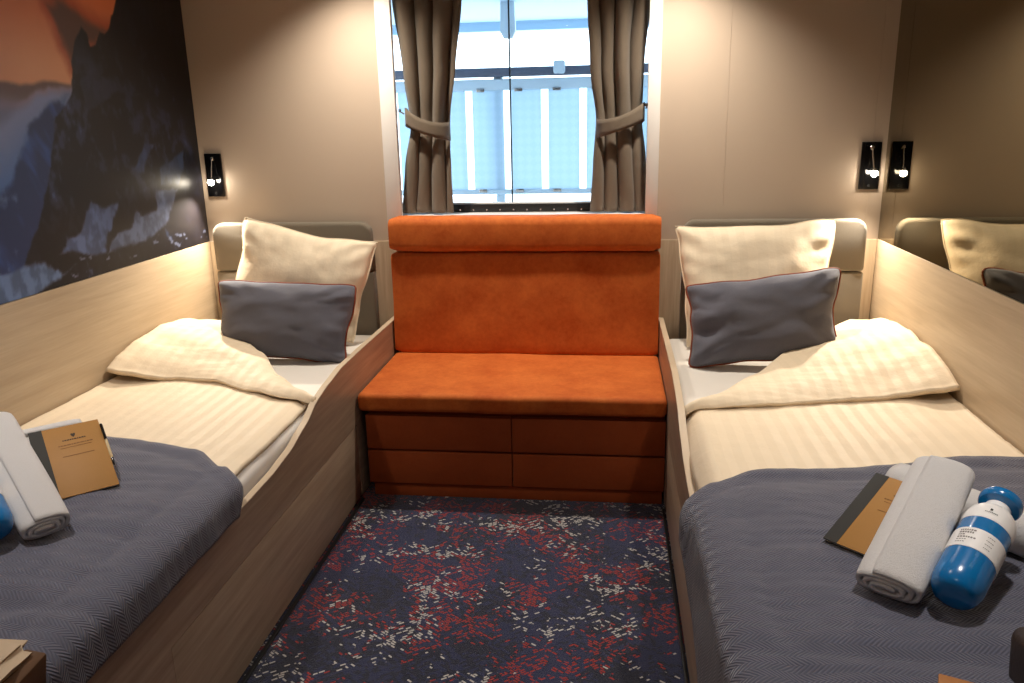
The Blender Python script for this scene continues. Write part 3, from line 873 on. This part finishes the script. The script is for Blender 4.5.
reading_lamp(-1.384, -1.309, 'small black reading lamp lit beside the mountain print')
reading_lamp(1.380, 1.455, 'small black reading lamp lit beside the mirror')

# ------------------------------------------------------------------ curtains
def curtain(name, cx, wd, tie_dir, label, seed):
    """cx(z), wd(z): centre and width"""
    t = thing(name, label, 'curtain', (cx(1.4), 0.06, 1.02))
    n, m = 120, 60; z0, z1 = 1.012, 2.03
    folds = 3.6
    def pos(u, v):
        z = z0 + (z1 - z0) * v
        w = wd(z); x = cx(z) + (u - 0.5) * w
        gather = math.exp(-((z - 1.40) / 0.10) ** 2)
        amp = 0.022 * (1 - 0.45 * gather) * (0.75 + 0.5 * v)
        ph = 2 * PI * folds * (u + 0.05 * fbm(u * 3, z * 1.5, seed, 3)) + seed
        y = 0.062 + amp * math.sin(ph) + 0.010 * math.sin(ph * 0.5 + 1.3 * z)
        x += 0.010 * math.cos(ph) * (1 - gather * 0.5) + 0.004 * nz(u * 6, z * 5, seed)
        y += 0.02 * (u - 0.5) ** 2 * 4 * gather
        return V((x, y, z))
    bm = BM(); grid(bm, n, m, pos)
    o = finish(bm, 'drape', 'curtain', t, angle=180); solidify(o, 0.004, 0)
    # tie-back band loops round the gathered cloth and rises to a hook on the jamb
    bm = BM(); w = wd(1.40) * 0.54; c = cx(1.40); N = 48; rows = []
    for k in range(N):
        a = 2 * PI * k / N; dx = math.cos(a) * w * 0.95 + 0.004 * tie_dir; dy = math.sin(a) * 0.052
        zz = 1.388 + 0.032 * (dx / w) * tie_dir * (1 if math.sin(a) <= 0.3 else 0.8) - 0.014 * (1 - (dx / w) ** 2)
        hw = 0.034 + 0.004 * math.cos(a * 2)
        rows.append([bm.verts.new(V((c + dx, 0.060 + dy, zz + hw * e))) for e in (-1, -0.4, 0.4, 1)])
    for k in range(N):
        A, B_ = rows[k], rows[(k + 1) % N]
        for j in range(3): bm.faces.new((A[j], B_[j], B_[j + 1], A[j + 1]))
    o = finish(bm, 'tie_back', 'curtain', t, angle=180); solidify(o, 0.005, 1)
    hx = TX0 - 0.004 if tie_dir < 0 else TX1 + 0.004
    bm = BM(); ex = c + tie_dir * w * 1.08
    tube(bm, [(ex, 0.06, 1.432), ((ex + hx) / 2, 0.055, 1.440), (hx, 0.055, 1.446)], 0.003, 8)
    lathe(bm, (hx, 0.055, 1.446), (-tie_dir, 0, 0), [(0, 0.008), (0.010, 0.008), (0.012, 0.005)], 12)
    finish(bm, 'hook', 'chrome', t)
curtain('curtain', lambda z: interp([(1.0, -0.415), (1.25, -0.400), (1.40, -0.388), (1.60, -0.380), (1.88, -0.375), (2.05, -0.37)], z),
        lambda z: interp([(1.0, 0.245), (1.2, 0.215), (1.40, 0.180), (1.62, 0.240), (1.88, 0.305), (2.05, 0.32)], z), -1,
        'taupe curtain tied back on the mountain print side of the window', 1.0)
curtain('curtain', lambda z: interp([(1.0, 0.435), (1.25, 0.428), (1.40, 0.422), (1.60, 0.414), (1.88, 0.418), (2.05, 0.42)], z),
        lambda z: interp([(1.0, 0.245), (1.2, 0.215), (1.40, 0.185), (1.62, 0.215), (1.88, 0.250), (2.05, 0.27)], z), 1,
        'taupe curtain tied back on the mirror side of the window', 4.0)

# ------------------------------------------------------------------ towels, notebooks, bottles on the blankets
def rolled_towel(base, tip, w, h, label, seed, group='white towels on the blankets', turn=0.0):
    """flattened roll: outer surface + spiral end showing the layers"""
    base, tip = V(base), V(tip); d = (tip - base).normalized(); L = (tip - base).length
    sd = d.cross(V((0, 0, 1))).normalized(); up = sd.cross(d)
    if turn:
        R = Matrix.Rotation(turn, 3, d); sd = R @ sd; up = R @ up
    bm = BM(); N, K = 150, 30; turns = 3.2
    def pos(u, v):
        th = 2 * PI * turns * u + 0.6; r = 0.34 + 0.66 * u
        ca, sa = math.cos(th), math.sin(th)
        sq = lambda c: math.copysign(abs(c) ** 0.80, c)
        e = min(v, 1 - v) * L
        rr = r * (1 - 0.05 * math.exp(-e / 0.012))
        along = L * v + (u - 1) * 0.010 * (1 if v < 0.5 else -1) * (1 - 2 * min(v, 1 - v)) + 0.004 * nz(u * 9, v * 2, seed)
        k = 1 + 0.05 * fbm(ca * 1.2 + seed, sa * 1.2, v * 3, 3)
        return base + d * along + sd * (w / 2 * rr * sq(ca) * k) + up * (h / 2 * rr * sq(sa) * k)
    grid(bm, N, K, pos)
    o = finish(bm, 'rolled_towel', 'towel', angle=180); solidify(o, 0.0075, -1)
    return tag(o, label, 'towel', group)
def hand_label(s): return s
# cross-lying rolls that prop the other pieces up
rolled_towel((1.035, -1.662, 0.585), (1.330, -2.050, 0.588), 0.100, 0.092, 'white rolled towel lying crosswise behind the fully visible blue bottle', 2.0)
rolled_towel((-1.005, -1.575, 0.598), (-1.320, -1.882, 0.598), 0.108, 0.112, 'white rolled towel lying crosswise behind the notebook that has a pen', 5.0)
# leaning towels
rolled_towel((0.884, -2.085, 0.576), (1.060, -1.836, 0.696), 0.130, 0.066, 'white rolled towel leaning between the notebook and the blue bottle by the mirror', 8.0)
rolled_towel((-0.806, -2.003, 0.576), (-1.068, -1.805, 0.728), 0.112, 0.066, 'white rolled towel leaning over the spine of the notebook with a pen', 9.0)

def notebook(bl, tl, br, w, label, pen=False):
    """spine runs bl -> tl; bl -> br gives the width direction"""
    bl, tl = V(bl), V(tl); H = (tl - bl); h = H.length; e2 = H.normalized(); e1 = (V(br) - bl); e1 = (e1 - e2 * e1.dot(e2)).normalized(); n = e1.cross(e2)
    if n.z < 0: n = -n
    t = thing('notebook', label, 'notebook', bl)
    P = lambda a, b, c=0.0: bl + e1 * a + e2 * b + n * c
    def slab(name, a0, a1, b0, b1, c0, c1, mat, r=0.0008):
        bm = BM(); obox(bm, P((a0 + a1) / 2, (b0 + b1) / 2, (c0 + c1) / 2), e1 * (a1 - a0) / 2, e2 * (b1 - b0) / 2, n * (c1 - c0) / 2, r); return finish(bm, name, mat, t)
    slab('pages', 0.003, w - 0.003, 0.003, h - 0.003, 0.0015, 0.0085, 'page')
    slab('back_cover', 0, w, 0, h, 0, 0.0015, 'spine')
    cv = slab('cover', 0.028, w, 0, h, 0.0085, 0.0105, 'kraft')
    slab('spine', -0.001, 0.0285, -0.0005, h + 0.0005, 0.0084, 0.0112, 'spine')
    bm = BM(); dd = 0.0109
    def dash(a, b, l, th): obox(bm, P(a, b, dd), e1 * l / 2, e2 * th / 2, n * 0.0003)
    cxx = 0.028 + (w - 0.028) / 2
    c0 = P(cxx, h - 0.034, dd); # small shield-like mark
    vs = [bm.verts.new(c0 + e1 * x * 0.0055 + e2 * y * 0.0055 + n * 0.0003) for x, y in ((-1, 1), (-0.3, 1.15), (0, 0.8), (0.3, 1.15), (1, 1), (0.8, -0.1), (0, -1.1), (-0.8, -0.1))]
    bm.faces.new(vs)
    k = 0; x = -0.026
    while x < 0.026: l = 0.003 + 0.0012 * (k % 3); dash(cxx + x + l / 2, h - 0.0455, l, 0.0028); x += l + 0.0012; k += 1
    finish(bm, 'printed_emblem', 'ink', t, smooth=False, keep=True)
    bm = BM(); x = -0.038; k = 0
    while x < 0.036: l = 0.0035 + 0.0016 * (k % 4); obox(bm, P(cxx + x + l / 2, h - 0.060, dd), e1 * l / 2, e2 * 0.0013, n * 0.0003); x += l + 0.0014; k += 1
    for (aa, bb, ll, hh) in ((cxx, h - 0.094, 0.070, 0.0008), (cxx, h - 0.068, 0.070, 0.0006)):
        obox(bm, P(aa, bb, dd), e1 * ll / 2, e2 * hh, n * 0.0002)
    finish(bm, 'printed_line', 'ink_dim', t, smooth=False)
    if pen:
        pt = thing('pen', 'slim cream and black pen clipped along the notebook edge', 'pen', P(w, h * 0.6))
        bm = BM(); lathe(bm, P(w + 0.0035, h * 0.40, 0.007), e2, [(0, 0.0028), (0.002, 0.0036), (h * 0.28, 0.0036)], 14); finish(bm, 'barrel', 'pen_cream', pt)
        bm = BM(); lathe(bm, P(w + 0.0035, h * 0.68, 0.007), e2, [(0, 0.0039), (0.050, 0.0039), (0.052, 0.002)], 14); obox(bm, P(w + 0.001, h * 0.78, 0.0125), e1 * 0.0016, e2 * 0.022, n * 0.0008); finish(bm, 'cap', 'black_gloss', pt)
        bm = BM(); lathe(bm, P(w + 0.0035, h * 0.40, 0.007), -e2, [(0, 0.0034), (0.012, 0.0034), (0.028, 0.0012), (0.031, 0.0004)], 14); finish(bm, 'tip', 'black_gloss', pt)
    return t
notebook((0.831, -1.881, 0.548), (0.967, -1.747, 0.635), (0.884 + .05, -1.943 - .06, 0.548), 0.148, 'kraft notebook with charcoal spine propped beside the towel near the mirror')
# left: spine side lies under the leaning towel
brL, trL = V((-0.803, -1.746, 0.548)), V((-0.923, -1.622, 0.667))
wv = V((-0.716, -0.698, 0)); wN = 0.156
notebook(brL + wv * wN, trL + wv * wN, brL, wN, 'kraft notebook with a pen at its edge, propped on the bed under the mountain print', pen=True)

def bottle(base, tip, label, roll=0.0):
    base, tip = V(base), V(tip); d = (tip - base).normalized(); R = 0.043
    t = thing('water_bottle', label, 'bottle', base)
    S_ = (tip - base).length / 0.27
    def lz(name, prof, mat):
        bm = BM(); lathe(bm, base, d, [(h * S_, r * S_) for h, r in prof], 40); return finish(bm, name, mat, t, angle=40)
    lz('body', [(0, 0.020), (0.004, 0.032), (0.012, 0.0375), (0.026, 0.0422), (0.04, R), (0.168, R)], 'bottle_blue')
    lz('label_band', [(0.083, R + 0.0002), (0.0835, R + 0.0009), (0.1315, R + 0.0009), (0.132, R + 0.0002)], 'bottle_white')
    lz('shoulder', [(0.163, R + 0.0002), (0.1635, R + 0.0007), (0.188, R + 0.0003), (0.203, 0.040), (0.214, 0.033), (0.219, 0.023), (0.236, 0.022)], 'bottle_white')
    lz('lid', [(0.230, 0.017), (0.236, 0.019), (0.240, 0.034), (0.244, 0.0365), (0.252, 0.0375), (0.258, 0.036), (0.262, 0.028), (0.264, 0.010)], 'bottle_blue')
    # print wrapped round the bottle
    u = d.cross(V((0, 0, 1))).normalized(); w = u.cross(d)
    def wrap(bm, a, h, la, lh, rr):
        n = max(1, int(la / 0.004)); q = []
        for i in range(n + 1):
            an = a + (la * (i / n - 0.5)) / R
            rad = math.cos(an) * u + math.sin(an) * w
            q.append((bm.verts.new(base + d * S_ * (h - lh / 2) + rad * rr * S_), bm.verts.new(base + d * S_ * (h + lh / 2) + rad * rr * S_)))
        for A, B_ in zip(q, q[1:]): bm.faces.new((A[0], B_[0], B_[1], A[1]))
    bm = BM(); rnd = random.Random(4); fa = PI / 2 + roll
    for row, (ln, lh) in enumerate(((0.026, 0.0036), (0.024, 0.0042), (0.010, 0.003), (0.027, 0.0036), (0.016, 0.0018), (0.013, 0.0018))):
        h = 0.124 - row * 0.0062; x = 0.0
        while x < ln: l = 0.002 + 0.002 * rnd.random(); wrap(bm, fa + 0.62 - (x + l / 2) / R, h, l, lh, R + 0.0012); x += l + 0.0012
    for row in range(4):
        h = 0.122 - row * 0.009; x = 0.0
        while x < 0.012: l = 0.0015 + 0.0015 * rnd.random(); wrap(bm, fa - 0.42 - (x + l / 2) / R, h, l, 0.0014, R + 0.0012); x += l + 0.001
    finish(bm, 'printed_text', 'ink_grey', t, smooth=False, keep=True)
    bm = BM(); wrap(bm, fa - 0.10, 0.186, 0.004, 0.005, R + 0.0013)
    x = 0
    while x < 0.020: l = 0.0018; wrap(bm, fa + 0.10 - (x + l / 2) / R, 0.179, l, 0.0018, R + 0.0013); x += 0.0026
    finish(bm, 'printed_emblem', 'spine', t, smooth=False, keep=True)
bottle((0.976, -2.129, 0.588), (1.137, -1.928, 0.681), 'blue and white water bottle lying fully in view against the towel', 0.0)
bottle((-0.864, -2.070, 0.594), (-1.048, -1.930, 0.715), 'blue water bottle beside the towel under the mountain print, cut by the photo edge', 0.0)

# ------------------------------------------------------------------ things at the foot corners
b = BM(); bmesh.ops.create_cube(b, size=1)
bmesh.ops.bevel(b, geom=b.edges[:], offset=0.10, segments=3, affect='EDGES')
bmesh.ops.subdivide_edges(b, edges=b.edges[:], cuts=3, use_grid_fill=True)
for v in b.verts:
    x, y, z = v.co
    v.co = V((-0.665 + x * 0.27 + 0.04 * z, -2.480 + y * 0.15, 0.568 + z * 0.075)) + V((0.008, 0.010, 0.009)) * fbm(x * 3, y * 4, z * 3, 3) * 2
bag = thing('paper_bag', 'crumpled tan paper bag at the foot of the bed under the mountain print', 'bag', (-0.66, -2.48, 0.53))
finish(b, 'body', 'paper_tan', bag, angle=60)
bm = BM(); obox(bm, V((-0.520, -2.475, 0.560)), V((0.016, 0.004, -0.006)), V((-0.006, 0.066, 0)), V((0.006, 0, 0.030)), 0.005, 2); finish(bm, 'folded_end', 'paper_brown', bag)

bm = BM(); obox(bm, V((1.070, -2.300, 0.580)), V((0.060, 0.0, 0.0)), V((0, 0.05, -0.008)), V((0.000, 0.008, 0.050)), 0.022, 4)
case = thing('leather_case', 'dark brown rounded leather case at the foot of the bed beside the mirror', 'case', (1.08, -2.31, 0.54))
finish(bm, 'body', 'leather_dark', case)
bm = BM(); tube(bm, [(1.075, -2.295, 0.624), (1.080, -2.293, 0.638), (1.095, -2.291, 0.643), (1.110, -2.293, 0.638), (1.115, -2.295, 0.624)], 0.006, 8); finish(bm, 'handle', 'leather_dark', case)
bm = BM(); obox(bm, V((0.918, -2.385, 0.562)), V((0.050, -0.02, 0)), V((0.014, 0.035, 0)), V((0, 0, 0.018)), 0.002)
bx = thing('card_box', 'small orange card box at the foot of the bed beside the mirror', 'box', (0.90, -2.34, 0.545))
finish(bm, 'carton', 'card_orange', bx)
bm = BM(); obox(bm, V((0.918, -2.385, 0.5805)), V((0.051, -0.0204, 0)), V((0.0144, 0.036, 0)), V((0, 0, 0.004)), 0.0015); finish(bm, 'lid', 'card_orange', bx)

# ------------------------------------------------------------------ light
def downlight(x, y, power, size=120, blend=0.6, soft=0.025, col=(1.0, 0.90, 0.76), tilt=None):  # window-side pair inferred from the wall glow; the others are added fill
    t = thing('unseen_downlight', 'small round unseen downlight in the cabin ceiling', 'ceiling light', (x, y, ZC), 'ceiling downlights')
    bm = BM(); N = 28; rings = []
    for r, z in ((0.046, ZC - 0.0005), (0.046, ZC - 0.004), (0.038, ZC - 0.006), (0.034, ZC - 0.002)):
        rings.append([bm.verts.new(V((x + r * math.cos(2 * PI * k / N), y + r * math.sin(2 * PI * k / N), z))) for k in range(N)])
    for A, B_ in zip(rings, rings[1:]):
        for k in range(N): bm.faces.new((A[k], A[(k + 1) % N], B_[(k + 1) % N], B_[k]))
    finish(bm, 'ring', 'white_trim', t)
    bm = BM(); lathe(bm, (x, y, ZC - 0.0015), (0, 0, -1), [(0, 0.033), (0.001, 0.033)], N, ref=V((1, 0, 0))); finish(bm, 'lens', 'downlight_glow', t)
    L = bpy.data.lights.new('downlight', 'SPOT'); L.energy = power; L.color = col; L.spot_size = math.radians(size); L.spot_blend = blend; L.shadow_soft_size = soft
    o = bpy.data.objects.new('downlight', L); COL.objects.link(o); o.location = (x, y, ZC - 0.012)
    if tilt: o.rotation_euler = V(tilt).to_track_quat('-Z', 'Y').to_euler()
downlight(-0.62, -0.31, 74, 116, 0.9, 0.03)
downlight(0.64, -0.31, 74, 116, 0.9, 0.03)
downlight(-0.95, -1.95, 54, 84, 0.5, 0.04, (1.0, 0.93, 0.86))  # unseen spot added to brighten the left blanket and towels
downlight(1.02, -1.95, 54, 84, 0.5, 0.04, (1.0, 0.93, 0.86))  # matching unseen spot added over the right blanket
downlight(0.02, -1.75, 10, 150, 0.5, 0.04, (1.0, 0.92, 0.84))  # unseen weak fill added above the aisle
downlight(0.02, -3.3, 14, 150, 0.5, 0.04, (1.0, 0.92, 0.84))  # unseen fill added at the camera end of the cabin

w = bpy.data.worlds.new('overcast_sky'); S.world = w; w.use_nodes = True
nt = w.node_tree; nt.nodes.clear()
bg = nt.nodes.new('ShaderNodeBackground'); ow = nt.nodes.new('ShaderNodeOutputWorld')
bg.inputs[0].default_value = (0.78, 0.90, 1.0, 1); bg.inputs[1].default_value = 4.5
nt.links.new(bg.outputs[0], ow.inputs[0])

# ------------------------------------------------------------------ camera
C = V((0.3859, -3.4091, 1.3912)); yaw, pit, rol, F = 0.1247, 0.2694, -0.022, 796.1
f = V((-math.sin(yaw) * math.cos(pit), math.cos(yaw) * math.cos(pit), -math.sin(pit)))
r = V((math.cos(yaw), math.sin(yaw), 0)); u = r.cross(f)
r2 = math.cos(rol) * r + math.sin(rol) * u; u2 = -math.sin(rol) * r + math.cos(rol) * u
cam = bpy.data.cameras.new('camera'); co = bpy.data.objects.new('camera', cam); COL.objects.link(co)
mw = Matrix((r2, u2, -f)).transposed().to_4x4(); mw.translation = C; co.matrix_world = mw
cam.sensor_fit = 'HORIZONTAL'; cam.sensor_width = 36; cam.lens = 36 * F / 1024; cam.clip_start = 0.05
S.camera = co
S.view_settings.view_transform = 'Standard'; S.view_settings.look = 'None'
S.view_settings.exposure = 0.05; S.view_settings.gamma = 1.0; S.view_settings.use_curve_mapping = False
S.cycles.use_denoising = True
S.cycles.max_bounces = 8; S.cycles.diffuse_bounces = 5; S.cycles.transparent_max_bounces = 12
S.cycles.sample_clamp_indirect = 6; S.cycles.caustics_reflective = False; S.cycles.caustics_refractive = False
